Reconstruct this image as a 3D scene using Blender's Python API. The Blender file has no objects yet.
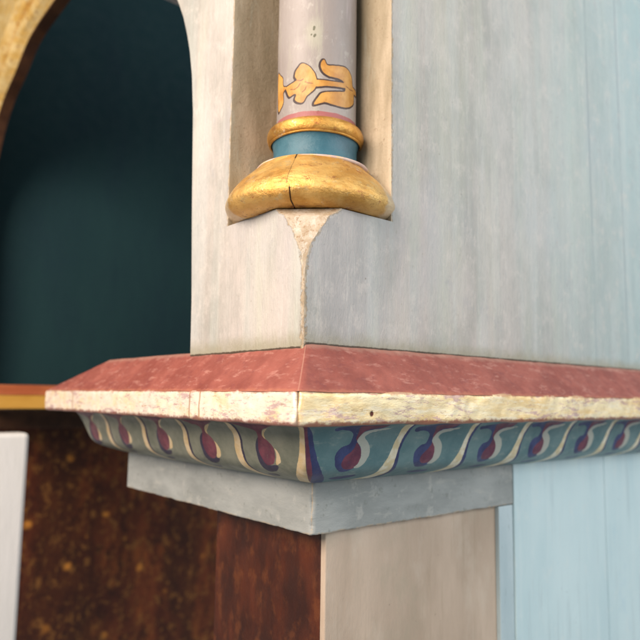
import bpy, bmesh, math, random
import numpy as np
from mathutils import Matrix, Vector, noise
C = bpy.context.scene.collection
scene = bpy.context.scene

# ------------------------------------------------------------------ camera
F_PX, PITCH, ROLL, YAW = 662.33, 0.11614, 0.01382, 0.08705
CAM = Vector((-0.36912, -0.46961, -0.00492))
a = math.pi / 4 + YAW
fw = Vector((math.cos(a) * math.cos(PITCH), math.sin(a) * math.cos(PITCH), math.sin(PITCH)))
rt0 = Vector((math.sin(a), -math.cos(a), 0)); up0 = rt0.cross(fw)
rt = math.cos(ROLL) * rt0 + math.sin(ROLL) * up0
up = -math.sin(ROLL) * rt0 + math.cos(ROLL) * up0
cd = bpy.data.cameras.new("Camera"); cam = bpy.data.objects.new("Camera", cd); C.objects.link(cam)
m = Matrix((rt, up, -fw)).transposed().to_4x4(); m.translation = CAM
cam.matrix_world = m
cd.sensor_width = 36.0; cd.lens = 36.0 * F_PX / 640.0
cd.clip_start = 0.01; cd.clip_end = 50
cd.dof.use_dof = True; cd.dof.focus_distance = 0.69; cd.dof.aperture_fstop = 4.6
scene.camera = cam

# ------------------------------------------------------------------ light
w = bpy.data.worlds.new("World"); scene.world = w; w.use_nodes = True
bg = w.node_tree.nodes["Background"]; bg.inputs[0].default_value = (0.88, 0.94, 1.0, 1); bg.inputs[1].default_value = 0.30

def area(name, loc, target, sx, sy, power, col):
    l = bpy.data.lights.new(name, 'AREA'); l.shape = 'RECTANGLE'; l.size = sx; l.size_y = sy
    l.energy = power; l.color = col
    o = bpy.data.objects.new(name, l); C.objects.link(o); o.location = loc
    o.rotation_euler = (Vector(target) - Vector(loc)).to_track_quat('-Z', 'Y').to_euler()
    return o
area("warm_window_light", (-1.45, -0.08, 0.95), (0.0, 0.45, 0.05), 1.25, 1.15, 62, (1.0, 0.845, 0.72))
area("cool_window_light", (1.15, -1.9, 1.0), (0.45, 0.0, 0.1), 1.6, 1.6, 35, (0.95, 0.98, 1.0))
scene.view_settings.view_transform = 'Standard'; scene.view_settings.look = 'None'
scene.view_settings.exposure = 0.22; scene.view_settings.gamma = 1.0

# ------------------------------------------------------------------ material helpers
class Nodes:
    def __init__(s, name):
        s.m = bpy.data.materials.new(name); s.m.use_nodes = True
        s.t = s.m.node_tree; s.b = s.t.nodes["Principled BSDF"]
        s.tc = s.t.nodes.new("ShaderNodeTexCoord").outputs["Object"]
    def lk(s, a, b): s.t.links.new(a, b)
    def put(s, sock, v):
        if isinstance(v, (int, float)): sock.default_value = v
        elif isinstance(v, tuple): sock.default_value = v if len(v) == 4 else v + (1,)
        else: s.lk(v, sock)
    def noise(s, scale, sc=(1, 1, 1), detail=4, rough=.55, off=(0, 0, 0), dist=0):
        mp = s.t.nodes.new("ShaderNodeMapping"); mp.inputs["Scale"].default_value = sc; mp.inputs["Location"].default_value = off
        s.lk(s.tc, mp.inputs["Vector"])
        n = s.t.nodes.new("ShaderNodeTexNoise"); n.inputs["Scale"].default_value = scale
        n.inputs["Detail"].default_value = detail; n.inputs["Roughness"].default_value = rough
        n.inputs["Distortion"].default_value = dist
        s.lk(mp.outputs[0], n.inputs["Vector"]); return n.outputs["Fac"]
    def voro(s, scale, sc=(1, 1, 1), feat='F1'):
        mp = s.t.nodes.new("ShaderNodeMapping"); mp.inputs["Scale"].default_value = sc
        s.lk(s.tc, mp.inputs["Vector"])
        n = s.t.nodes.new("ShaderNodeTexVoronoi"); n.feature = feat; n.inputs["Scale"].default_value = scale
        s.lk(mp.outputs[0], n.inputs["Vector"]); return n.outputs["Distance"]
    def rng(s, v, lo, hi, a=0., b=1.):
        n = s.t.nodes.new("ShaderNodeMapRange"); n.interpolation_type = 'SMOOTHSTEP'
        n.inputs[1].default_value = lo; n.inputs[2].default_value = hi
        n.inputs[3].default_value = a; n.inputs[4].default_value = b
        s.lk(v, n.inputs[0]); return n.outputs[0]
    def math(s, op, a, b=0.):
        n = s.t.nodes.new("ShaderNodeMath"); n.operation = op; s.put(n.inputs[0], a); s.put(n.inputs[1], b); return n.outputs[0]
    def mix(s, f, a, b, mode='MIX'):
        n = s.t.nodes.new("ShaderNodeMix"); n.data_type = 'RGBA'; n.blend_type = mode
        s.put(n.inputs[0], f); s.put(n.inputs[6], a); s.put(n.inputs[7], b); return n.outputs[2]
    def attr(s, name):
        n = s.t.nodes.new("ShaderNodeAttribute"); n.attribute_name = name; return n.outputs["Fac"]
    def axis(s, i):
        n = s.t.nodes.new("ShaderNodeSeparateXYZ"); s.lk(s.tc, n.inputs[0]); return n.outputs[i]
    def done(s, col, rough, bump=None, bd=.002, metal=0., spec=.4):
        s.put(s.b.inputs["Base Color"], col); s.put(s.b.inputs["Roughness"], rough); s.put(s.b.inputs["Metallic"], metal)
        s.b.inputs["Specular IOR Level"].default_value = spec
        if bump is not None:
            n = s.t.nodes.new("ShaderNodeBump"); n.inputs["Distance"].default_value = bd; n.inputs["Strength"].default_value = .6
            s.lk(bump, n.inputs["Height"]); s.lk(n.outputs[0], s.b.inputs["Normal"])
        return s.m
    def hair(s, scale, width, sc=(1, 1, 1), off=(0, 0, 0), dist=.6):      # thin wandering cracks
        n = s.noise(scale, sc, 3, .6, off, dist)
        return s.rng(s.math('ABSOLUTE', s.math('SUBTRACT', n, .5)), width * .4, width, 1., 0.)
    def line(s, i, pos, half, wob=.0012):     # thin crack where coordinate i is near pos
        v = s.math('ADD', s.axis(i), s.math('MULTIPLY', s.math('SUBTRACT', s.noise(45, detail=3), .5), wob * 2))
        d = s.math('ABSOLUTE', s.math('SUBTRACT', v, pos))
        return s.rng(d, half * .4, half, 1., 0.)

def mat_pier():
    s = Nodes("pier_paint")
    x, z = s.axis(0), s.axis(2)
    c = s.mix(s.rng(s.noise(9, (1, 1, .6), 7, .68), .36, .64), (.360, .345, .312), (.512, .470, .432))
    c = s.mix(s.rng(s.noise(26, (1, 1, .05), 5, .6, off=(3, 0, 0)), .47, .66, 0, .35), c, (.40, .46, .43))
    c = s.mix(s.rng(s.noise(19, (1, 1, .06), 5, .6, off=(0, 5, 1)), .50, .68, 0, .4), c, (.50, .52, .42))
    c = s.mix(s.rng(s.noise(5, (1, 1, .5), 5, .6, off=(8, 1, 1)), .52, .68, 0, .35), c, (.43, .43, .46))
    xb = s.math('ADD', x, s.math('MULTIPLY', s.math('SUBTRACT', s.noise(6, (1, 1, .3), 4), .5), .45))
    c = s.mix(s.rng(xb, .25, .95, 0, .85), c, (.37, .51, .52))
    # brushed streaks of a thin pale coat, rubbed patches, dirt
    c = s.mix(s.rng(s.noise(95, (1, 1, .035), 5, .7, off=(2, 7, 0)), .52, .68, 0, .18), c, (.64, .66, .60))
    c = s.mix(s.rng(s.noise(120, (1, 1, .04), 5, .7, off=(6, 1, 0)), .54, .68, 0, .16), c, (.29, .31, .29))
    c = s.mix(s.rng(s.noise(14, (1, 1, .05), 5, .6, off=(6, 6, 0)), .50, .66, 0, .35), c, (.56, .60, .59))
    c = s.mix(s.rng(s.noise(42, (1, 1, .8), 9, .8, off=(2, 2, 0)), .51, .65, 0, .40), c, (.62, .58, .53))
    c = s.mix(s.rng(s.noise(30, (1, 1, .8), 8, .8, off=(5, 3, 7)), .55, .68, 0, .40), c, (.36, .36, .37))
    c = s.mix(s.rng(s.noise(170, (1, 1, 1), 6, .75),   .60, .68, 0, .35), c, (.29, .26, .20))
    c = s.mix(s.rng(s.voro(30), .0, .05, .75, 0.), c, (.17, .14, .10))
    for p in (.627, .734): c = s.mix(s.math('MULTIPLY', s.line(0, p, .0022, .0006), s.rng(s.noise(9, (1, 1, .6)), .35, .6, .1, .75)), c, (.20, .25, .28))
    zb = s.math('ADD', z, s.math('MULTIPLY', s.math('SUBTRACT', s.noise(55, detail=6, rough=.7), .5), .024))
    c = s.mix(s.rng(zb, .044, .068, .8, 0), c, (.30, .28, .19))
    zl = s.math('SUBTRACT', s.math('ADD', z, s.math('MULTIPLY', s.math('SUBTRACT', s.noise(90, detail=5, rough=.7), .5), .003)), s.rng(x, .0412, .0432, .0450, .0490))
    c = s.mix(s.rng(zl, .0, .0012, .95, 0), c, (.06, .035, .02))
    e = s.math('ADD', s.attr("arris"), s.math('MULTIPLY', s.math('SUBTRACT', s.noise(80, detail=8, rough=.8), .5), 26.))
    patch = s.mix(s.rng(s.noise(75, detail=7, rough=.75, off=(1, 1, 1)), .42, .58), (.40, .30, .18), (.58, .49, .37))
    c = s.mix(s.rng(e, 1.0, 3.4, .85, 0.), c, patch)
    # hairline split down the corner
    h = s.math('ADD', s.noise(320, (1, 1, .35), 6, .75), s.math('MULTIPLY', s.noise(50, (1, 1, .25), 7, .7), 2.6))
    h = s.math('SUBTRACT', h, s.rng(e, 1.0, 3.4, 1.0, 0.))
    return s.done(c, s.rng(s.noise(30, detail=4), .3, .7, .42, .66), h, .0018)

def mat_tan():
    s = Nodes("bare_tan_plaster")
    c = s.mix(s.rng(s.noise(14, (1, 1, .25), 6, .65), .36, .64), (.30, .245, .16), (.52, .43, .315))
    c = s.mix(s.rng(s.noise(55, (1, 1, .15), 5, .7), .55, .72, 0, .6), c, (.40, .39, .31))
    c = s.mix(s.rng(s.noise(130, detail=5, rough=.7), .60, .70, 0, .55), c, (.19, .12, .065))
    h = s.math('ADD', s.noise(260, detail=6, rough=.7), s.noise(50, (1, 1, .3), 4))
    return s.done(c, .62, h, .0016)

def mat_red():
    s = Nodes("red_ochre_paint")
    c = s.mix(s.rng(s.noise(22, (1, 1, 1), 6, .65), .35, .68), (.225, .060, .046), (.320, .098, .074))
    c = s.mix(s.rng(s.noise(60, (.4, .4, 1), 7, .75), .50, .72, 0, .3), c, (.43, .165, .13))
    c = s.mix(s.rng(s.noise(110, (.5, .5, 1), 4, .7, off=(4, 4, 4)), .56, .66, 0, .6), c, (.205, .055, .050))
    c = s.mix(s.rng(s.noise(150, (.25, .25, 1), 6, .75, off=(2, 0, 5)), .53, .66, 0, .45), c, (.53, .27, .22))
    c = s.mix(s.rng(s.noise(120, detail=6, rough=.8, off=(6, 0, 3)), .64, .70, 0, .4), c, (.52, .32, .26))
    z0 = s.math('SUBTRACT', s.axis(2), .155)
    zb = s.math('ADD', z0, s.math('MULTIPLY', s.math('SUBTRACT', s.noise(70, detail=6, rough=.75), .5), .014))
    c = s.mix(s.rng(zb, .0005, .0040, .5, 0), c, (.44, .17, .10))
    c = s.mix(s.rng(zb, .041, .048, 0, .5), c, (.42, .26, .20))
    c = s.mix(s.rng(s.attr("arris"), .0, 1.6, .5, 0.), c, (.52, .30, .22))
    h = s.math('ADD', s.noise(240, (.4, .4, 1), 6, .7), s.math('MULTIPLY', s.noise(40, detail=4), 1.5))
    return s.done(c, s.rng(s.noise(60, detail=4), .3, .7, .42, .62), h, .0012)

def mat_fillet():
    s = Nodes("worn_gold_leaf")
    c = s.mix(s.rng(s.noise(24, (.4, .4, 1.6), 6, .65), .38, .62), (.84, .61, .29), (.92, .78, .49))
    c = s.mix(s.math('MULTIPLY', s.attr('left'), s.rng(s.noise(30, (.6, .6, 1), 6, .7, off=(2, 8, 1)), .38, .52, .25, .85)), c, (.90, .80, .70))
    c = s.mix(s.rng(s.noise(80, (.22, .22, 1.5), 7, .78, off=(3, 1, 0)), .50, .58, 0, .75), c, (.92, .83, .62))
    c = s.mix(s.rng(s.noise(40, (.4, .4, 1.6), 8, .8, off=(7, 1, 2)), .530, .59, 0, .75), c, (.50, .32, .34))
    c = s.mix(s.rng(s.noise(95, (.35, .35, 1.5), 8, .85, off=(1, 9, 2)), .565, .615, 0, .65), c, (.42, .25, .12))
    c = s.mix(s.rng(s.noise(170, (.35, .35, 1.4), 7, .8, off=(4, 4, 1)), .58, .64, 0, .6), c, (.40, .23, .15))
    z0 = s.math('SUBTRACT', s.axis(2), .155)
    zb = s.math('ADD', z0, s.math('MULTIPLY', s.math('SUBTRACT', s.noise(70, detail=6, rough=.75), .5), .014))
    c = s.mix(s.rng(zb, -.0300, -.0265, .85, 0), c, (.30, .085, .06))
    c = s.mix(s.rng(zb, -.0022, .0006, 0, .6), c, (.40, .14, .085))
    c = s.mix(s.rng(s.attr("arris"), .5, 2.2, .85, 0.), c, (.30, .18, .08))
    for p in (.194, .172, .560):
        c = s.mix(s.math('MULTIPLY', s.math('MULTIPLY', s.line(1, p, .0022, .0012), s.attr("left")), .65), c, (.40, .20, .09))
    g = s.math('ADD', s.attr('arris'), s.math('MULTIPLY', s.math('SUBTRACT', s.noise(45, (.6, .6, 1.2), 8, .8, off=(5, 5, 5)), .5), 160.))
    c = s.mix(s.rng(g, -6., 4., .7, 0.), c, (.50, .33, .24))
    n = s.t.nodes.new("ShaderNodeVectorMath"); n.operation = 'DISTANCE'
    s.lk(s.tc, n.inputs[0]); n.inputs[1].default_value = (.0935, 0, -.0205 + .155)
    d = s.math('ADD', n.outputs["Value"], s.math('MULTIPLY', s.math('SUBTRACT', s.noise(300, detail=3), .5), .002))
    c = s.mix(s.rng(d, .0019, .0032, 1., 0.), c, (.10, .02, .012))
    h = s.math('ADD', s.noise(300, (.4, .4, 1), 6, .75), s.math('MULTIPLY', s.noise(60, (.4, .4, 1), 6, .7), 2.0))
    h = s.math('SUBTRACT', h, s.rng(d, .0016, .0034, 4., 0.))
    return s.done(c, s.rng(s.noise(90, detail=4), .3, .7, .30, .5), h, .0007, metal=.3)

def mat_gold(name, a_, b_, wear=.5, metal=.75, crack=False):
    s = Nodes(name)
    c = s.mix(s.rng(s.noise(24, (1, 1, 2.2), 6, .65), .36, .64), a_, b_)
    c = s.mix(s.rng(s.noise(60, (1, 1, 1.5), 7, .75, off=(7, 1, 2)), .55, .66, 0, wear), c, (.62, .47, .22))
    c = s.mix(s.rng(s.noise(75, (1, 1, 1.5), 7, .75, off=(1, 5, 2)), .575, .64, 0, wear), c, (.36, .13, .05))
    c = s.mix(s.rng(s.noise(34, (1, 1, 1), 7, .8, off=(1, 1, 6)), .60, .68, 0, wear), c, (.80, .71, .55))
    if crack:
        e = s.math('ABSOLUTE', s.math('ADD', s.attr("crack"), s.math('MULTIPLY', s.math('SUBTRACT', s.noise(60, detail=4), .5), 3.0)))
        k = s.math('MULTIPLY', s.rng(s.math('SUBTRACT', e, s.attr("gape")), .15, .6, 1., 0.), s.rng(s.attr("gape"), -.6, .1, .35, .95))
        c = s.mix(k, c, (.030, .014, .006))
        c = s.mix(s.rng(s.noise(48, (1, 1, 1.6), 8, .82, off=(9, 1, 6)), .57, .62, 0, .6), c, (.30, .15, .05))
        e = s.math('ADD', s.attr("rim"), s.math('MULTIPLY', s.math('SUBTRACT', s.noise(100, detail=5, rough=.7), .5), 12.))
        c = s.mix(s.rng(e, .2, 2.4, .85, 0.), c, (.22, .075, .04))
        e = s.math('ADD', s.attr("flank"), s.math('MULTIPLY', s.math('SUBTRACT', s.noise(60, detail=6, rough=.75), .5), 30.))
        c = s.mix(s.rng(e, -2., 5., 0., .7), c, (.72, .60, .42))
    h = s.math('ADD', s.noise(200, detail=6, rough=.75), s.math('MULTIPLY', s.noise(45, (1, 1, 2), 5), 2.2))
    return s.done(c, s.rng(s.noise(70, detail=4), .3, .7, .28, .52), h, .0016, metal=metal)

def mat_ovolo():
    s = Nodes("painted_scroll_moulding")
    c = s.mix(s.rng(s.noise(20, (1, 1, 1), 5), .35, .66), (.088, .180, .192), (.150, .245, .248))
    c = s.mix(s.rng(s.noise(120, (.3, .3, 1), 5, .7), .54, .70, 0, .5), c, (.31, .36, .32))
    c = s.mix(s.rng(s.attr('left'), .2, .8, 0., .8), c, s.mix(s.rng(s.noise(24, detail=6, rough=.65), .36, .64), (.165, .155, .100), (.260, .240, .165)))  # left run: warm light and shade mixed into the base colour
    wob = s.math('MULTIPLY', s.math('SUBTRACT', s.noise(150, detail=4, rough=.65), .5), 2.6)
    wear = s.noise(220, detail=5, rough=.7)
    def layer(c, name, col, k=.94):
        f = s.rng(s.math('ADD', s.attr(name), wob), -.25, .25, k, 0.)
        return s.mix(s.math('MULTIPLY', f, s.rng(wear, .22, .42, .45, 1.)), c, col)
    blue = s.mix(s.rng(s.noise(60, detail=4), .4, .65), (.026, .028, .110), (.042, .052, .165))
    blue = s.mix(s.math('MULTIPLY', s.attr('left'), .75), blue, (.030, .022, .035))  # left strokes toned for the same light and shade
    c = layer(c, "l_dark", blue)
    cream = s.mix(s.rng(s.noise(80, detail=4), .4, .62), (.70, .58, .34), (.84, .78, .60))
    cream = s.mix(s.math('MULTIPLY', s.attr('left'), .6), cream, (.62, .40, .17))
    c = layer(c, "l_cream", cream)
    c = layer(c, "l_mar", s.mix(s.rng(s.noise(70, detail=4), .4, .65), (.125, .030, .055), (.20, .05, .075)))
    c = layer(c, "l_hi", (.50, .50, .42), .85)
    c = s.mix(s.rng(s.noise(90, detail=6, rough=.75, off=(3, 3, 3)), .66, .72, 0, .7), c, (.09, .06, .045))
    h = s.math('ADD', s.noise(260, (.4, .4, 1), 5, .7), s.math('MULTIPLY', s.noise(45, detail=4), 1.5))
    return s.done(c, s.rng(s.noise(50, detail=4), .3, .7, .36, .52), h, .0008)

def mat_shaft():
    s = Nodes("painted_column_shaft")
    c = s.mix(s.rng(s.noise(9, (1, 1, .3), 5), .35, .66), (.265, .232, .215), (.350, .315, .297))
    c = s.mix(s.rng(s.noise(45, (1, 1, .12), 5, .7), .54, .72, 0, .5), c, (.39, .375, .30))
    c = s.mix(s.rng(s.noise(40, (1, 1, .1), 4, .7, off=(4, 0, 0)), .58, .74, 0, .45), c, (.47, .40, .42))
    c = s.mix(s.rng(s.noise(130, (1, 1, .05), 5, .7, off=(1, 4, 0)), .52, .66, 0, .3), c, (.28, .25, .23))
    c = s.mix(s.rng(s.noise(60, (1, 1, .6), 8, .8, off=(3, 4, 2)), .55, .63, 0, .4), c, (.47, .44, .40))
    c = s.mix(s.rng(s.noise(150, detail=7, rough=.8, off=(3, 8, 2)), .60, .66, 0, .55), c, (.24, .19, .15))
    wob = s.math('MULTIPLY', s.math('SUBTRACT', s.noise(170, detail=3), .5), 1.0)
    c = s.mix(s.rng(s.math('ADD', s.attr("hole"), s.math('MULTIPLY', wob, 4.)), 4., 14., .35, 0.), c, (.46, .47, .34))
    c = s.mix(s.rng(s.math('ADD', s.attr("pits"), wob), .6, 1.2, .9, 0.), c, (.10, .10, .06))
    c = s.mix(s.rng(s.math('ADD', s.attr("fl_dark"), wob), -.3, .45, .95, 0.), c, (.030, .012, .010))
    gold = s.mix(s.rng(s.noise(50, detail=5), .36, .64), (.42, .19, .035), (.56, .30, .075))
    gold = s.mix(s.rng(s.noise(70, detail=7, rough=.8, off=(3, 3, 3)), .56, .64, 0, .5), gold, (.34, .14, .03))
    gold = s.mix(s.rng(s.math('ADD', s.attr('vein'), s.math('MULTIPLY', wob, .5)), -.1, .55, .8, 0.), gold, (.16, .055, .015))
    f = s.rng(s.math('ADD', s.attr("fl_gold"), wob), -.35, .35, 1., 0.)
    c = s.mix(f, c, gold)
    e = s.math('ADD', s.attr("band"), s.math('MULTIPLY', s.math('SUBTRACT', s.noise(70, detail=4), .5), 3.))
    c = s.mix(s.rng(e, -.4, .6, .9, 0.), c, (.30, .085, .085))
    h = s.math('ADD', s.noise(260, (1, 1, .4), 5, .7), s.math('MULTIPLY', s.noise(40, (1, 1, .3), 4), 1.2))
    return s.done(c, s.math('SUBTRACT', s.rng(s.noise(40, detail=4), .3, .7, .42, .58), s.math('MULTIPLY', f, .08)), h, .0007)

def mat_plain(name, c0, c1, streak=(1, 1, .2), scale=12, rough=.55, spots=None, spec=.4, bd=.001, extra=(), worn=None):
    s = Nodes(name)
    c = s.mix(s.rng(s.noise(scale, streak, 5), .33, .67), c0, c1)
    for k, (col, sc, st, lo, hi, amt) in enumerate(extra):
        c = s.mix(s.rng(s.noise(sc, st, 6, .68, off=(k * 3 + 1, 2, k)), lo, hi, 0, amt), c, col)
    if worn:
        e = s.math('ADD', s.attr('arris'), s.math('MULTIPLY', s.math('SUBTRACT', s.noise(110, detail=6, rough=.75), .5), 7.))
        c = s.mix(s.rng(e, .2, 1.4, .85, 0.), c, worn)
    if spots: c = s.mix(s.rng(s.voro(spots[1], (1, 1, 1)), spots[2] * .5, spots[2], .9, 0.), c, spots[0])
    h = s.math('ADD', s.noise(240, streak, 5, .7), s.math('MULTIPLY', s.noise(40, streak, 4), 1.4))
    return s.done(c, s.rng(s.noise(30, detail=3), .3, .7, rough - .08, rough + .08), h, bd, spec=spec)

def mat_wornstop():
    s = Nodes("worn_corner_stop")
    c = s.mix(s.rng(s.noise(40, (1, 1, .6), 7, .72), .38, .62), (.36, .275, .18), (.50, .425, .33))
    c = s.mix(s.rng(s.noise(70, (1, 1, .5), 8, .8, off=(3, 1, 1)), .52, .62, 0, .7), c, (.58, .545, .48))
    c = s.mix(s.rng(s.noise(100, detail=8, rough=.85), .53, .60, 0, .75), c, (.27, .16, .075))
    return s.done(c, .6, s.math('ADD', s.noise(260, detail=6, rough=.75), s.math('MULTIPLY', s.noise(60, detail=6, rough=.7), 2.)), .0018)
M = dict(
    wornstop=mat_wornstop(),
    pier=mat_pier(), tan=mat_tan(), red=mat_red(), fillet=mat_fillet(), ovolo=mat_ovolo(), shaft=mat_shaft(),
    torus=mat_gold("gilded_torus", (.56, .285, .06), (.78, .48, .15), .75, .58, True),
    ring=mat_gold("gilded_ring", (.46, .22, .04), (.64, .36, .09), .6, .72),
    arch=mat_gold("gilded_arch_leaf", (.74, .46, .12), (.88, .66, .30), .9, .3),
    teal_ring=mat_plain("teal_ring_paint", (.030, .105, .145), (.055, .150, .195), (1, 1, 1), 30, .45),
    lip=mat_plain("pink_primer", (.50, .34, .30), (.62, .47, .40), (1, 1, 1), 60, .6, extra=[((.66, .47, .2), 90, (1, 1, 1), .5, .62, .8)]),
    fascia=mat_plain("grey_fascia_paint", (.250, .266, .254), (.360, .376, .360), (.4, .4, 1), 20, .5,
                     extra=[((.43, .43, .39), 60, (.3, .3, 1), .55, .7, .6), ((.20, .215, .19), 90, (1, 1, 1), .58, .68, .6), ((.46, .455, .42), 45, (1, 1, .8), .58, .68, .5)], worn=(.44, .36, .26)),
    board=mat_plain("pale_blue_paint", (.50, .65, .675), (.58, .72, .735), (1, 1, .3), 9, .5,
                    extra=[((.64, .745, .75), 70, (1, 1, .05), .52, .68, .35), ((.62, .72, .72), 30, (1, 1, .7), .54, .66, .5), ((.40, .50, .52), 90, (1, 1, .05), .55, .68, .4), ((.41, .585, .67), 14, (1, 1, .5), .55, .7, .5), ((.28, .36, .38), 120, (1, 1, 1), .68, .73, .6)]),
    panel=mat_plain("stained_buff_panel", (.40, .305, .225), (.545, .43, .33), (1, 1, .3), 10, .55,
                    extra=[((.37, .32, .235), 6, (1, 1, .8), .48, .64, .6), ((.60, .53, .43), 14, (1, 1, .5), .50, .70, .35), ((.30, .23, .15), 80, (1, 1, .06), .54, .68, .28), ((.2, .16, .11), 120, (1, 1, 1), .68, .73, .7)]),
    teal=mat_plain("dark_teal_paint", (.013, .043, .050), (.016, .050, .056), (1, 1, .4), 4, .7, spec=.2, extra=[((.012, .034, .048), 3, (1, 1, .3), .45, .65, .6)]),
    brown=mat_plain("marbled_brown", (.030, .008, .004), (.085, .019, .006), (1, 1, .5), 26, .45,
                    extra=[((.03, .008, .004), 11, (1, 1, .2), .48, .66, .8), ((.15, .045, .012), 44, (1, 1, .7), .50, .66, .5)]),
    ochre=mat_plain("ochre_gilding", (.55, .27, .04), (.66, .36, .07), (.4, 1, 1), 20, .45),
    post=mat_plain("white_post_paint", (.78, .78, .76), (.86, .86, .85), (1, 1, .2), 14, .5),
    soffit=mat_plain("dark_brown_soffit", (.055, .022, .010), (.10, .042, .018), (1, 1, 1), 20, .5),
    stile=mat_plain('blue_grey_stile', (.40, .51, .54), (.50, .60, .625), (1, 1, .3), 16, .5, extra=[((.2, .25, .26), 80, (1, 1, .4), .58, .7, .5)]),
    farred=mat_plain('far_red_paint', (.40, .10, .035), (.52, .16, .06), (.4, 1, 1), 20, .55),
    floor=mat_plain("dark_wood", (.045, .022, .012), (.075, .036, .018), (1, 1, 1), 14, .55),
)
def spot_mat():     # rusty marbling with orange flecks of uneven size
    s = Nodes("marbled_brown_flecked")
    c = s.mix(s.rng(s.noise(11, (1, 1, .35), 7, .7), .38, .62), (.070, .015, .006), (.18, .043, .012))
    c = s.mix(s.rng(s.noise(15, (1, 1, .6), 8, .75, off=(6, 2, 2)), .50, .62, 0, .75), c, (.30, .085, .017))
    c = s.mix(s.rng(s.noise(5, (1, 1, .12), 4, off=(2, 2, 2)), .47, .62, 0, .75), c, (.045, .013, .005))
    c = s.mix(s.rng(s.noise(34, (1, 1, .8), 7, .8, off=(1, 2, 8)), .52, .60, 0, .8), c, (.30, .13, .03))
    c = s.mix(s.rng(s.noise(28, (1, 1, .8), 7, .8, off=(8, 2, 1)), .52, .60, 0, .8), c, (.035, .009, .004))
    wv = s.t.nodes.new("ShaderNodeTexNoise"); wv.inputs["Scale"].default_value = 26; wv.inputs["Detail"].default_value = 4
    s.lk(s.tc, wv.inputs["Vector"])
    sc = s.t.nodes.new("ShaderNodeVectorMath"); sc.operation = 'SCALE'; s.lk(wv.outputs["Color"], sc.inputs[0]); sc.inputs["Scale"].default_value = .026
    wp = s.t.nodes.new("ShaderNodeVectorMath"); wp.operation = 'ADD'; s.lk(s.tc, wp.inputs[0]); s.lk(sc.outputs[0], wp.inputs[1])
    for i, (x, z, r, k) in enumerate([(.237, -.369, .026, .8), (.35, -.498, .025, .8), (.458, -.364, .022, .75), (.571, -.531, .024, .7), (.343, -.191, .020, .5), (.795, -.529, .02, .4), (.47, -.71, .022, .5), (.62, -.24, .014, .35), (.30, -.66, .03, .35), (.52, -.44, .012, .4), (.40, -.42, .012, .3), (.66, -.62, .016, .3)]):
        n = s.t.nodes.new("ShaderNodeVectorMath"); n.operation = 'DISTANCE'
        s.lk(wp.outputs[0], n.inputs[0]); n.inputs[1].default_value = (x + .013, .013, z + .013)
        c = s.mix(s.rng(n.outputs["Value"], r * .1, r * .65, k, 0.), c, (.85, .34, .05))
    return s.done(c, .5, s.noise(60, (1, 1, .3), 4), .001)
M['flecked'] = spot_mat()

# ------------------------------------------------------------------ object helpers
def thing(name, label, cat, loc=(0, 0, 0)):
    o = bpy.data.objects.new(name, None); C.objects.link(o); o.location = loc
    o.empty_display_size = .05; o['label'] = label; o['category'] = cat; return o
def tag(o, label, cat): o['label'] = label; o['category'] = cat; return o
def mesh(name, V, Fc, mats, parent=None, slots=None, attrs=None, smooth=False, origin=(0, 0, 0)):
    V = np.asarray(V, float).copy()
    if parent is not None: origin = tuple(parent.location)
    me = bpy.data.meshes.new(name); me.from_pydata((V - np.array(origin)).tolist(), [], Fc)
    for mm in (mats if isinstance(mats, (list, tuple)) else [mats]): me.materials.append(mm)
    if slots is not None: me.polygons.foreach_set('material_index', np.asarray(slots, np.int32))
    if smooth: me.polygons.foreach_set('use_smooth', [True] * len(me.polygons))
    for k, v in (attrs or {}).items():
        at = me.attributes.new(k, 'FLOAT', 'POINT'); at.data.foreach_set('value', np.asarray(v, np.float32))
    me.update()
    o = bpy.data.objects.new(name, me); C.objects.link(o)
    if parent is not None: o.parent = parent
    else: o.location = origin
    return o
def nz(x, y, z, s, seed=0.): return noise.noise(Vector((x * s + seed, y * s + seed * 1.7, z * s - seed)))
def bevel(o, wd, seg=2):
    b = o.modifiers.new("bevel", 'BEVEL'); b.width = wd; b.segments = seg; b.limit_method = 'ANGLE'; b.angle_limit = math.radians(40)
def box(name, lo, hi, mat, parent=None, bev=.002, origin=(0, 0, 0)):
    x0, y0, z0 = lo; x1, y1, z1 = hi
    V = [(x0, y0, z0), (x1, y0, z0), (x1, y1, z0), (x0, y1, z0), (x0, y0, z1), (x1, y0, z1), (x1, y1, z1), (x0, y1, z1)]
    Fc = [(0, 3, 2, 1), (4, 5, 6, 7), (0, 1, 5, 4), (1, 2, 6, 5), (2, 3, 7, 6), (3, 0, 4, 7)]
    o = mesh(name, V, Fc, mat, parent, origin=origin); bevel(o, bev); return o

def sdf(P, poly):                 # signed distance (negative inside), P: (n,2)
    A = np.asarray(poly, float); B = np.roll(A, -1, 0)
    d = np.full(len(P), 1e9); ins = np.zeros(len(P), bool)
    for (ax, ay), (bx, by) in zip(A, B):
        ex, ey = bx - ax, by - ay; wx, wy = P[:, 0] - ax, P[:, 1] - ay
        t = np.clip((wx * ex + wy * ey) / (ex * ex + ey * ey + 1e-12), 0, 1)
        d = np.minimum(d, (wx - t * ex) ** 2 + (wy - t * ey) ** 2)
        c = ((ay > P[:, 1]) != (by > P[:, 1])) & (P[:, 0] < (bx - ax) * (P[:, 1] - ay) / (by - ay + 1e-12) + ax)
        ins ^= c
    d = np.sqrt(d); return np.where(ins, -d, d)
def smooth_poly(p, n=4):          # closed Catmull-Rom, so painted strokes have round outlines
    p = np.asarray(p, float); o = []
    N = len(p)
    for i in range(N):
        a, b, c, d = p[i - 1], p[i], p[(i + 1) % N], p[(i + 2) % N]
        for k in range(n):
            t = k / n
            o.append(.5 * (2 * b + (c - a) * t + (2 * a - 5 * b + 4 * c - d) * t * t + (3 * b - a - 3 * c + d) * t ** 3))
    return np.array(o)

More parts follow.
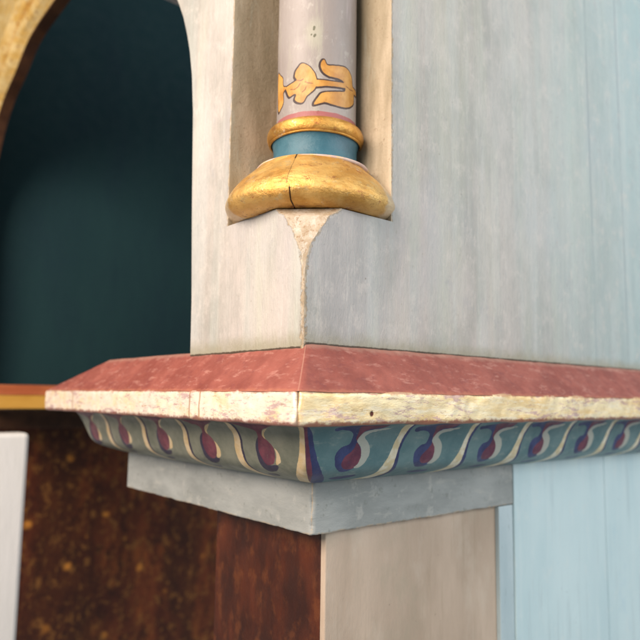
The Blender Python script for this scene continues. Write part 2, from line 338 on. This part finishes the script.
# ------------------------------------------------------------------ moulded ledge (runs round the corner, ends in a return on the left)
YEND, XEND = .685, 1.30
def catmull(ctl, n=9):
    c = np.array(ctl); P = np.vstack([2 * c[0] - c[1], c, 2 * c[-1] - c[-2]]); o = []
    for i in range(1, len(P) - 2):
        for k in range(n):
            t = k / n; a_, b_, c_, d_ = P[i - 1:i + 3]
            o.append(.5 * (2 * b_ + (c_ - a_) * t + (2 * a_ - 5 * b_ + 4 * c_ - d_) * t * t + (3 * b_ - a_ - 3 * c_ + d_) * t ** 3))
    o.append(c[-1]); return np.array(o)
def lerp_rows(pts, step):
    o = [pts[0]]
    for p, q in zip(pts[:-1], pts[1:]):
        n = max(1, int(math.dist(p, q) / step))
        o += [tuple(np.array(p) + (np.array(q) - np.array(p)) * k / n) for k in range(1, n + 1)]
    return np.array(o)

def sweep(prof, yend, step, wob, seed, rnd=.0012, bias=1.):
    """prof rows (p, z): p = distance of the row behind the fillet face. Three runs: right, left, return; own vertices each."""
    V, Fc, info = [], [], []
    prof = np.asarray(prof)
    def run(fn, n, side):
        base = len(V)
        for j in range(n + 1):
            t = (j / n) ** bias if side != 'E' else j / n
            for i, (p, z) in enumerate(prof):
                x, y, u = fn(t, p, yend[i])
                d = wob * nz(x, y, z, 22, seed) + wob * .5 * nz(x, y, z, 90, seed)
                e = wob * nz(x, y, z + 9, 30, seed)
                # d pushes along the face normal, kept zero-mean; the mitre stays closed because both runs use the same noise there
                if side == 'R': y += d
                elif side == 'L': x += d
                else: y -= d
                if side != 'E':                # the outer corner is worn round, more in some places than others
                    f = max(0., 1 - (u - p) / .009) ** 2 * rnd * (1.2 + 1.6 * nz(0, 0, z, 55, seed + 20))
                    x += f; y += f
                V.append((x, y, z + e)); info.append((side, u, i))
        m_ = len(prof)
        for j in range(n):
            for i in range(m_ - 1):
                q = (base + j * m_ + i, base + j * m_ + i + 1, base + (j + 1) * m_ + i + 1, base + (j + 1) * m_ + i)
                Fc.append(q if side == 'R' else q[::-1] if side == 'L' else q[::-1])
    run(lambda t, p, ye: (p + (XEND - p) * t, p, p + (XEND - p) * t), int(XEND / step), 'R')
    run(lambda t, p, ye: (p, p + (ye - p) * t, p + (ye - p) * t), int(YEND / step), 'L')
    run(lambda t, p, ye: (p + (.5 - p) * t, ye, 9.), 24, 'E')
    return V, Fc, info

ledge = thing("moulded_ledge", "near ledge with red top, worn gold edge and painted scrolls around the corner pier", "ledge", (0, 0, -.155))
# red sloping top
pr = lerp_rows([(.075, .052), (.044, .048), (0.0005, .0)], .004)
ye = [.53 + (YEND - .53) * min(1, max(0, (.044 - p) / .0435)) for p, z in pr]
V, Fc, info = sweep(pr, ye, .004, .0009, 1., .0016, 1.3)
ar = [abs(u - pr[i][0]) * 1000 if s in 'RL' else 9 for s, u, i in info]
mesh("sloping_top", V, Fc, M['red'], ledge, attrs={"arris": ar}, smooth=True)
# gilded fillet with a rounded, bruised arris and its underside
pf = lerp_rows([(.0022, .0010), (.0006, -.0008), (0, -.003), (0, -.027), (.0006, -.0302), (.0028, -.0318), (.046, -.0322)], .003)
V, Fc, info = sweep(pf, [YEND - p for p, z in pf], .003, .0017, 2., .0022, 1.35)
V = np.array(V)
ar, lf = [], []
for (s, u, i), (x, y, z) in zip(info, V):
    ar.append(abs(u - pf[i][0]) * 1000 + 1.5 * nz(x, y, z, 120, 3) if s in 'RL' else 9)
    lf.append(1. if s == 'L' else 0.)
mesh("gilded_edge", V, Fc, M['fillet'], ledge, attrs={"arris": ar, "left": lf}, smooth=True)
# painted moulding
po = catmull([(.026, -.032), (.0385, -.0355), (.0465, -.048), (.0533, -.065), (.061, -.080), (.074, -.0895), (.0985, -.0977), (.1085, -.0985)])
arc = np.concatenate([[0], np.cumsum(np.hypot(*np.diff(po, axis=0).T))]) * 1000
V, Fc, info = sweep(po, [YEND - p for p, z in po], .0013, .0007, 3.)
MR = {
 'drop': [(82.7,17.7),(85.3,15.1),(95.9,13.2),(107.1,12.0),(115.5,11),(136.9,11),(157.3,11),(148.5,17.6),(128.4,20.0),(121.8,25.2),(120.3,32.4),(127.2,39.6),(131.4,49.3),(131.3,57.9),(127.0,63.9),(120.8,68.0),(111.1,68.8),(101.1,61.9),(96.2,53.3),(95.8,45.1),(101.0,39.6),(110.1,36.6),(112.6,29.7),(111.8,23.7),(104.6,19.3),(93.9,17.8),(86.2,19.3)],
 'maroon': [(121.6,34.3),(127.3,40.8),(131.3,50.5),(129.7,57.8),(125.5,62.9),(114.6,62.9),(108.2,57.7),(109.2,50.5),(115.8,44.9),(119.7,39.3)],
 'tail': [(118.5,11),(157.3,10.5),(148.3,16.8),(131.2,18.5),(123.3,24.2),(120.7,31.9),(117.1,29.4),(116.8,20.7)],
 'hi': [(120.3,32.4),(124.3,24.1),(132.8,19.8),(148.5,17.6),(166.9,16.7),(149.9,20.3),(135.8,22.9),(129.2,28.4),(136.5,34.1),(141.5,41.4),(143.2,49.9),(140.9,57.7),(134.5,63.9),(126.1,63.9),(130.1,58.6),(131.3,50.5),(128.2,40.8)],
 'S': [(184.2,10.5),(181.3,24.5),(178.0,35.6),(174.5,51.6),(170,66),(171,80),(168,95),(152,118),(178,118),(190,95),(189.0,78.3),(185.2,59.9),(184.5,44.5),(185.8,32.2),(189.8,19.5),(192.7,10.5)],
 'Ssh': [(191.2,10.5),(189.3,19.5),(185.3,32.2),(184.0,44.5),(184.7,59.9),(188.5,78.3),(190,97),(180,117),(192,113),(198,98),(196.6,80),(191.4,57.9),(189,43.2),(190.8,32.4),(194.5,22.2),(197.5,10.5)],
 'dash': [(108,84),(120,80.3),(140.7,79.8),(144.0,86),(136.6,92),(118.0,91)]}
ML = {
 'outl': [(130.3,30.3),(136.4,36.4),(140.2,44.5),(141.4,56.1),(140.5,66.0),(135.2,73.6),(116.7,68.7),(109.3,61.5),(123.8,62.2),(130.8,57.1),(132.2,47.5),(129.6,36.6),(125.0,30.5)],
 'maroon': [(126.7,28.6),(118.0,30.0),(109.4,35.3),(105.0,41.8),(107.6,51.4),(114.8,60.1),(126.4,63.0),(132.0,57.7),(134.8,48.9),(132.6,39.2)],
 'tail': [(170.4,11.3),(137.0,10.6),(91.0,10.6),(104.2,16.0),(113.9,19.1),(119.7,25.5),(117.9,31.2),(128.1,31.1),(127.7,24.5),(133.1,20.4),(149.0,17.8)],
 'hi': [(114.9,18.9),(102.1,15.8),(110.5,21.1),(116.2,26.3),(114.0,33.3),(105.3,38.4),(99.2,44.9),(98.8,51.8),(102.9,58.2),(112.1,61.4),(111.0,56.5),(106.4,49.0),(105.6,40.7),(114.1,34.9),(120.3,29.5),(119.8,24.1)],
 'S': [(181.1,10.5),(173.3,15.1),(168.4,24.3),(168.5,34.3),(171.1,45.6),(172.5,57.1),(171,72),(166,88),(150,112),(170,114),(180,92),(184,74.4),(184.6,55.6),(182.4,42.8),(179.0,33.8),(178.0,24.8),(182.0,18.4)],
 'Ssh': [(174,10.5),(167.3,15.1),(163.8,24.5),(164.3,34.4),(166.9,47.6),(168.2,59.1),(167.2,70.3),(162,86),(146,110),(150,112),(166,88),(171.5,72),(173,57.1),(171.5,45.6),(169,34.3),(168.9,24.3),(174.5,14.5)],
 'dash': [(148.5,81.2),(129.8,78.6),(126.7,82.8),(140,90),(152,90)]}
CR = {'blue': [(31.4,3.9),(50.4,16),(62.9,38.0),(76.5,58.2),(100,85),(120.2,118),(100.8,118),(80,90),(63.0,64.0),(50.3,35.6),(38,15)],
      'mar': [(26.9,2.5),(39.9,8.0),(53.2,32.8),(66.7,60.6),(85,90),(104.6,118),(86.7,118),(40,60)]}
CL = {'cream': [(38,4.1),(50,20),(56.0,32.3),(66.5,50.8),(84.0,70.7),(104,92),(124,114),(100,122),(70,90),(52,62),(40,40),(26,18)],
      'mar': [(24.4,1.4),(34,6),(44,28),(52,48),(66,70),(84,92),(106.5,120),(60,120),(20,60)]}
PER = 119.8
random.seed(4)
sides = np.array([s for s, u, i in info]); U = np.array([u for s, u, i in info]) * 1000; VV = arc[[i for s, u, i in info]]
att = {k: np.full(len(V), 50.) for k in ("l_dark", "l_mar", "l_hi", "l_cream")}
def stamp(mask, layer, poly, du=0., dv=0., grow=0., skew=0.):
    p = smooth_poly(poly); p = p + np.array([du, dv])
    idx = np.where(mask & (U > p[:, 0].min() - 8) & (U < p[:, 0].max() + 8))[0]
    if len(idx): att[layer][idx] = np.minimum(att[layer][idx], sdf(np.stack([U[idx], VV[idx]], 1), p) - grow)
for k in range(-1, 11):
    j = lambda s_=1.6: random.uniform(-s_, s_) * 1.6
    mk = sides == 'R'
    if k >= 0:
        du, dv = PER * k + j(), j(1)
        for n, lay in (('drop', 'l_dark'), ('maroon', 'l_mar'), ('tail', 'l_mar'), ('hi', 'l_hi'), ('dash', 'l_dark')):
            stamp(mk, lay, MR[n], du + j(.7), dv + (j(.5) if n != 'tail' else 0), j(.5) + (1.2 if n == 'drop' else .6 if n in ('hi', 'maroon') else 0))
        du += j(1.5)
        for n, lay in (('S', 'l_cream'), ('Ssh', 'l_dark')): stamp(mk, lay, MR[n], du, 0, j(.5) + (.9 if n == 'S' else .1))
    mk = sides == 'L'
    if 0 <= k < 5:
        du, dv = PER * k + j(), j(1)
        for n, lay in (('outl', 'l_dark'), ('maroon', 'l_mar'), ('tail', 'l_mar'), ('hi', 'l_cream'), ('dash', 'l_dark')):
            stamp(mk, lay, ML[n], du + j(.6), dv + (j(.5) if n != 'tail' else 0), j(.4))
        du += j(1.5)
        for n, lay in (('S', 'l_cream'), ('Ssh', 'l_dark')): stamp(mk, lay, ML[n], du, 0, j(.3))
stamp(sides == 'R', 'l_dark', CR['blue']); stamp(sides == 'R', 'l_mar', CR['mar'])
stamp(sides == 'L', 'l_cream', CL['cream']); stamp(sides == 'L', 'l_mar', CL['mar'])
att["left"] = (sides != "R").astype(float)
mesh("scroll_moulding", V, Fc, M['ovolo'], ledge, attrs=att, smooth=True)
# plain band under the moulding
pb = lerp_rows([(.105, -.094), (.105, -.1535), (.1056, -.1548), (.107, -.1552), (.20, -.156)], .008)
V, Fc, info, fa = [], [], [], []
pbl = np.asarray(pb)
def band_run(fn, n, flip):
    base = len(V); m_ = len(pbl)
    for j in range(n + 1):
        for p, z in pbl:
            x, y = fn(j / n, p); d = .0006 * nz(x, y, z, 40, 5) + max(0., 1 - math.hypot(x - p, y - p) / .007) ** 2 * .0022 * (1 + 1.2 * nz(1, 2, z, 70, 3)); V.append((x + d, y + d, z + (.0011 * nz(x, y, 1, 40, 6) + .0006 * nz(x, y, 1, 140, 6) if z < -.15 else 0))); fa.append(min(abs(fn(j / n, p)[0] - p) + abs(fn(j / n, p)[1] - p), .02) * 1000 if z > -.1525 else .75)
    for j in range(n):
        for i in range(m_ - 1):
            q = (base + j * m_ + i, base + j * m_ + i + 1, base + (j + 1) * m_ + i + 1, base + (j + 1) * m_ + i); Fc.append(q[::-1] if flip else q)
band_run(lambda t, p: (p + (.4848 - p) * t ** 1.6, p), 90, False)
band_run(lambda t, p: (p, p + (.685 - 2 * p) * t ** 1.6), 90, True)
band_run(lambda t, p: (p + (.5 - p) * t, .685 - p), 20, True)
mesh("fascia_band", V, Fc, M['fascia'], ledge, attrs={"arris": fa})

# ------------------------------------------------------------------ corner pier with its notch and the spring of the arch
PL, PR = .040, .044
ZT = .1955                                       # top of the corner block, where the column stands
NL, NR = .190, .166                            # notch edges
arch_pts = [(.2690, .03), (.2712, .115), (.2785, .225), (.2858, .368), (.2925, .423), (.301, .46), (.311, .49), (.323, .519), (.338, .546), (.36, .58), (.39, .62), (.43, .66), (.48, .70), (.53, .73), (.59, .757), (.64, .772), (.70, .79)]
def jamb(z):
    for (y0, z0), (y1, z1) in zip(arch_pts[:-1], arch_pts[1:]):
        if z <= z1: return y0 + (y1 - y0) * (z - z0) / (z1 - z0)
    return .70
def chamf(z):
    t = .0012 if z < .119 else .0012 + .047 * ((z - .119) / .0765) ** 2.1
    return t + (.0012 + t * .10) * nz(0, 0, z, 90, 3)
V, Fc, SL, AR = [], [], [], []
def rows(zs, plan, slots, cap_top):
    base = len(V); n = len(slots)
    for z in zs:
        for k, (x, y, ar_) in enumerate(plan(z)):
            d = .0005 * nz(x, y, z, 60, 2) if ar_ < 20 else 0
            V.append((x + d, y + d, z)); AR.append(ar_)
    for r in range(len(zs) - 1):
        for k in range(n):
            k2 = (k + 1) % n
            Fc.append((base + r * n + k, base + r * n + k2, base + (r + 1) * n + k2, base + (r + 1) * n + k)); SL.append(slots[k])
    if cap_top: Fc.append(tuple(base + (len(zs) - 1) * n + k for k in range(n))); SL.append(0)
def planA(z):
    c = chamf(z); e = min(.012, c * .2 + .004)
    return [(PL, PR + c, 0), (PL + c, PR, 0), (PL + c + .004, PR, 4), (PL + c + .012, PR, 20), (.30, PR, 20), (1.3, PR, 20), (1.3, .24, 20), (.20, .24, 20), (.20, jamb(z), 20), (PL, jamb(z), 20), (PL, PR + c + .012, 20), (PL, PR + c + .004, 4)]
zs = np.concatenate([np.arange(.03, .119, .006), np.arange(.119, ZT - .001, .003), [ZT]])
rows(zs, planA, [2, 0, 0, 0, 0, 0, 0, 0, 0, 0, 0, 0], True)
def planB(z):
    return [(PL, NL, 0), (.166, NL, 20), (NR, PR, 0), (NR + .003, PR, 4), (NR + .012, PR, 20), (1.3, PR, 20), (1.3, .24, 20), (.24, .24, 20), (.24, jamb(z), 20), (PL, jamb(z), 20), (PL, NL + .012, 20), (PL, NL + .003, 4)]
zs = np.concatenate([np.arange(ZT, .79, .006), [.79, .95, 1.1]])
rows(zs, planB, [1, 1, 0, 0, 0, 0, 0, 0, 0, 0, 0, 0], True)
pier = mesh("corner_pier", V, Fc, [M['pier'], M['tan'], M['wornstop']], slots=SL, attrs={"arris": AR}, origin=(0, 0, 0))
tag(pier, "pale grey painted corner pier with a tan notch around the column", "pier")

# ------------------------------------------------------------------ column
AX, AY = .1215, .127
CA = math.atan2(CAM.y - AY, CAM.x - AX)
column = thing("column", "round cream column with gold flower ornament on a gilded swelling base", "column", (AX, AY, ZT))
def lathe(name, prof, ax, ay, mat, nseg=256, attrf=None, wob=.0005, seed=0.):
    V, Fc = [], []; n = len(prof); at = {}
    for j in range(nseg):
        th = 2 * math.pi * j / nseg
        for r, z in prof:
            x, y = ax + r * math.cos(th), ay + r * math.sin(th)
            d = wob * nz(x, y, z, 26, seed)
            V.append((ax + (r + d) * math.cos(th), ay + (r + d) * math.sin(th), z + wob * nz(x, y, z, 30, seed + 4)))
            if attrf:
                for k, v in attrf(((th - CA + math.pi) % (2 * math.pi)) - math.pi, r, z).items(): at.setdefault(k, []).append(v)
    for j in range(nseg):
        j2 = (j + 1) % nseg
        for i in range(n - 1): Fc.append((j * n + i, j2 * n + i, j2 * n + i + 1, j * n + i + 1))
    return mesh(name, V, Fc, mat, column, attrs=at, smooth=True)
# swelling gilded base
def arcpts(r0, z0, rr, rz, a0, a1, n=14): return [(r0 + rr * math.cos(math.radians(a0 + (a1 - a0) * k / n)), z0 + rz * math.sin(math.radians(a0 + (a1 - a0) * k / n))) for k in range(n + 1)]
tp = [(.06, ZT + .0006), (.076, ZT + .0006)] + catmull([(.0830, ZT + .0008), (.0895, ZT + .0030), (.0950, ZT + .0070), (.0988, ZT + .0120), (.1003, .2125), (.0993, .2180), (.0962, .2248), (.0915, .2315), (.0850, .2390), (.0775, .2460), (.0700, .2530), (.0630, .2605)], 5).tolist()
TX, TY = .1125, .1250
ca_ang = -.215
def torus_attr(th, r, z):
    low = 0 if z < .215 else 1
    c = (th - ca_ang + (.03 * low)) * r * 1000
    gp = .45 if z < .2115 or z > .2535 else -.12
    return {"crack": c, "gape": gp, "rim": (z - ZT) * 1000 + 1.6, "flank": (abs(th + .05) - 1.12) * 80}
lathe("torus_base", tp, TX, TY, M['torus'], 400, torus_attr, .0011, 1.)
lathe("lip", [(.060, .2560), (.0676, .2566), (.0688, .2584), (.0672, .2605), (.061, .2618), (.052, .2630)], .1165, .1255, M['lip'], 200, None, .0008, 7.)
lathe("teal_collar", [(.056, .2580), (.0545, .2620), (.0515, .2690), (.0500, .2780), (.0505, .2880), (.0525, .2960), (.055, .2990)], .1205, .1270, M['teal_ring'], 200, None, .0003, 2.)
lathe("gilded_ring", [(.0535, .2935), (.0560, .2945)] + arcpts(.0535, .3030, .0048, .0082, -75, 75, 14) + [(.052, .3125), (.0485, .3135)], .1205, .1270, M['ring'], 240, None, .0005, 3.)
FL = {'bloom': [(-18.1,378.8),(-10.1,374.9),(-3.4,366.8),(-0.7,358.8),(-0.4,354.3),(-2.1,347.5),(-7.4,342.0),(-11.7,338.5),(-16.1,331.5),(-22.1,332.5),(-26.4,336.7),(-24.6,342.2),(-28.0,343.6),(-34.3,342.0),(-38.5,348.2),(-41.0,354.8),(-33.2,356.8),(-24.4,359.6),(-27.0,364.5),(-26.0,370.5),(-22.9,374.5)],
 'stem': [(-2.3,357.0),(10.8,357.4),(22.5,358.0),(36.3,359.8),(37.3,355.0),(22.6,352.3),(10.9,351.0),(-2.2,349.7)],
 'leaf': [(8.3,382.6),(11.7,376.8),(19.8,377.2),(31.5,379.4),(41.0,379.4),(49.3,373.6),(52.0,363.1),(57.0,361.8),(66,361.8),(66,356.2),(56.4,354.5),(55.4,343.5),(43.6,333.6),(30.7,329.9),(18.0,330.2),(9.0,331.2),(-2.9,327.7),(1.3,336.3),(6.6,342.2),(17.8,344.9),(34.9,349.4),(37.0,354.7),(34.7,360.9),(27.6,363.2),(15.3,363.1),(7.4,367.2),(4.0,374.9),(5.7,380.7)],
 'bud': [(-64.8,380.3),(-54.6,375.5),(-48.2,369.2),(-47.0,359.4),(-39.9,355.1),(-46.6,351.1),(-45.4,340.2),(-50.4,334.0),(-60.3,334.5)]}
RS = .048
zsh = np.concatenate([np.arange(.305, .45, .0013), np.arange(.455, 1.1, .02)])
nseg = 240
th = np.array([((2 * math.pi * j / nseg - CA + math.pi) % (2 * math.pi)) - math.pi for j in range(nseg)])
UU = np.repeat(th * RS * 1000, len(zsh)); ZZ = np.tile(zsh * 1000, nseg); P2 = np.stack([UU, ZZ], 1)
gd, dk = np.full(len(P2), 50.), np.full(len(P2), 50.)
for rep in (0, 150.8, -150.8):
    for k, p in FL.items():
        p = smooth_poly(p, 3) + np.array([rep, 0])
        gd = np.minimum(gd, sdf(P2, p)); dk = np.minimum(dk, sdf(P2, p + np.array([-.7, -.5])) - 1.9)
def stroke(pts, wd):
    d = np.full(len(P2), 50.)
    for (x0, z0), (x1, z1) in zip(pts[:-1], pts[1:]):
        t = np.clip(((UU - x0) * (x1 - x0) + (ZZ - z0) * (z1 - z0)) / ((x1 - x0) ** 2 + (z1 - z0) ** 2), 0, 1)
        d = np.minimum(d, np.hypot(UU - x0 - t * (x1 - x0), ZZ - z0 - t * (z1 - z0)))
    return d - wd
vein = np.minimum.reduce([stroke(p, .55) for p in ([(-33, 350.5), (-27, 349), (-22.5, 351), (-20, 355)], [(-17, 344), (-13.5, 346.5), (-12.5, 350)], [(-24, 359.5), (-19, 358), (-16, 359.5)], [(-5, 353.5), (-10, 354), (-14, 356)], [(38, 357.5), (46, 356), (53, 357.5)])])
pits = np.minimum.reduce([np.hypot((UU - x) * 1., (ZZ - z) * .8) - r for x, z, r in [(-4.0, 421.5, .7), (-4.4, 419.3, .55), (-2.8, 412.2, .45), (-3.9, 410.6, .2), (-7.2, 412.9, .15), (2, 318.5, 1.0)]])
hole = np.hypot(UU + 4.5, (ZZ - 415) * .55)
band = np.where(ZZ < 330, ZZ - 320, 20.)
V, Fc = [], []
n = len(zsh)
for j in range(nseg):
    t_ = 2 * math.pi * j / nseg
    for z in zsh:
        r = RS + .0003 * nz(math.cos(t_) * .05, math.sin(t_) * .05, z, 25, 5) + max(0, .321 - z) * .18
        V.append((AX + r * math.cos(t_), AY + r * math.sin(t_), z))
for j in range(nseg):
    j2 = (j + 1) % nseg
    for i in range(n - 1): Fc.append((j * n + i, j2 * n + i, j2 * n + i + 1, j * n + i + 1))
mesh("shaft", V, Fc, M['shaft'], column, attrs={"fl_gold": gd, "fl_dark": dk, "vein": vein, "pits": pits, "hole": hole, "band": band}, smooth=True)

# ------------------------------------------------------------------ lower right: buff support with marbled side, stile, blue boards
lower = thing("lower_support", "support under the ledge corner with buff front panel, marbled brown side and thin blue stile", "support", (.13, .117, -.9))
box("front_panel", (.1312, .1115, -.9), (.470, .1200, -.150), M['panel'], lower, .0015)
box("marbled_side", (.1322, .1208, -.9), (.150, .345, -.157), M['brown'], lower, .002)
box("stile", (.4505, .1052, -.9), (.4845, .14, -.1565), M['stile'], lower, .0012)
def boards():
    bm = bmesh.new()
    for x0, x1, y in ((.4852, .7532, .1030), (.7552, 1.30, .1036)):
        n = 24
        vs = []
        for k in range(n + 1):
            z = -.9 + (.9 - .0965) * k / n
            vs.append([bm.verts.new((x0 + .0005 * nz(x0, y, z, 18, 1), y, z)), bm.verts.new((x1 + .0005 * nz(x1, y, z, 18, 1), y, z)), bm.verts.new((x1, y + .02, z)), bm.verts.new((x0, y + .02, z))])
        for k in range(n):
            for i in range(4): bm.faces.new((vs[k][i], vs[k][(i + 1) % 4], vs[k + 1][(i + 1) % 4], vs[k + 1][i]))
        bm.faces.new(vs[-1]); bm.faces.new(vs[0][::-1])
    me = bpy.data.meshes.new("blue_boarding"); bm.to_mesh(me); bm.free(); me.materials.append(M['board'])
    o = bpy.data.objects.new("blue_boarding", me); C.objects.link(o); return o
bb = boards(); bevel(bb, .0012, 2)
tag(bb, "pale blue painted boards under the right end of the ledge", "boarding")

# ------------------------------------------------------------------ inside the niche and beyond
tp_ = box("painted_backboard", (-.7, 1.50, .0), (1.5, 1.53, 1.5), M['teal'], origin=(0, 1.5, 0))
tag(tp_, "dark teal backboard seen through the arched opening", "panel")
bp = box("marbled_panel", (-.7, 1.50, -1.3), (1.5, 1.53, -.045), M['flecked'], origin=(0, 1.5, 0))
tag(bp, "dark brown marbled panel with blurred orange flecks below the ledge", "panel")
ap = box("shelf_shade_board", (-.7, 1.40, -.098), (1.4, 1.43, -.0445), M['soffit'], origin=(0, 1.4, -.1))  # added dark board that stands in for the shade under the shelf
tag(ap, "nearly black board added as the shade below the niche shelf, above the marbled panel", "board")
nf = box("niche_shelf", (.05, 1.062, -.044), (1.4, 1.499, -.006), M['floor'], origin=(0, 1.2, 0))
tag(nf, "dark wooden shelf board at the foot of the teal niche", "shelf")

far = thing("far_ledge", "blurred far ledge with red top and ochre edge at the left border", "ledge", (-.1, 1.0, -.04))
def far_part(name, prof, mat):
    V, Fc = [], []; n = len(prof); X0, X1 = -.55, .34; k = 60
    for j in range(k + 1):
        for p, z in prof: V.append((X0 + (X1 - X0) * j / k, 1.0 + p, z + .0006 * nz(j * .02, p, z, 30, 3)))
    for j in range(k):
        for i in range(n): Fc.append((j * n + i, j * n + (i + 1) % n, (j + 1) * n + (i + 1) % n, (j + 1) * n + i))
    Fc.append(tuple(range(n))[::-1]); Fc.append(tuple(k * n + i for i in range(n)))
    return mesh(name, V, Fc, mat, far)
far_part("sloping_top", [(.001, -.0085), (.06, .013), (.06, -.0085)], M['farred'])
far_part("ochre_edge", [(0, -.0095), (0, -.036), (.002, -.038), (.06, -.038), (.06, -.0095)], M['ochre'])

post = box("white_post", (-.06, .985, -1.2), (.069, 1.04, -.087), M['post'], bev=.008, origin=(0, 1.0, -1.2))
tag(post, "white painted post under the far ledge at the left border", "post")

arch = thing("gilded_arch", "far side of the arched opening with gilded rim and dark brown soffit", "arch", (.035, 1.3, 0))
inn = catmull([(.70, .79), (.80, .811), (.9065, .812), (1.0547, .800), (1.1595, .755), (1.2500, .718), (1.325, .655), (1.385, .56), (1.41, .45), (1.41, .2), (1.41, .045)], 8)
tg = np.gradient(inn, axis=0); tg /= np.linalg.norm(tg, axis=1)[:, None]; out = np.stack([-tg[:, 1], tg[:, 0]], 1)   # outward of the opening
def arch_part(name, prof, mat):
    V, Fc = [], []; n = len(prof)
    for (y, z), (oy, oz) in zip(inn, out):
        for w_, x in prof: V.append((x, y + oy * w_, z + oz * w_))
    for j in range(len(inn) - 1):
        for i in range(n): Fc.append((j * n + i, j * n + (i + 1) % n, (j + 1) * n + (i + 1) % n, (j + 1) * n + i))
    Fc.append(tuple(range(n))[::-1]); Fc.append(tuple((len(inn) - 1) * n + i for i in range(n)))
    return mesh(name, V, Fc, mat, arch)
arch_part("gilded_rim", [(.004, .0352), (.006, .033), (.016, .020), (.028, .014), (.040, .020), (.046, .034), (.058, .036), (.066, .018), (.085, .006), (.104, .018), (.110, .034), (.13, .034), (.14, .024), (.20, .028), (.28, .022), (.36, .026), (.60, .024), (.60, .05), (.006, .05)], M['arch'])
arch_part("soffit", [(0, .0350), (.0035, .0345), (.0035, .0505), (.58, .0505), (.58, .060), (0, .060)], M['soffit'])
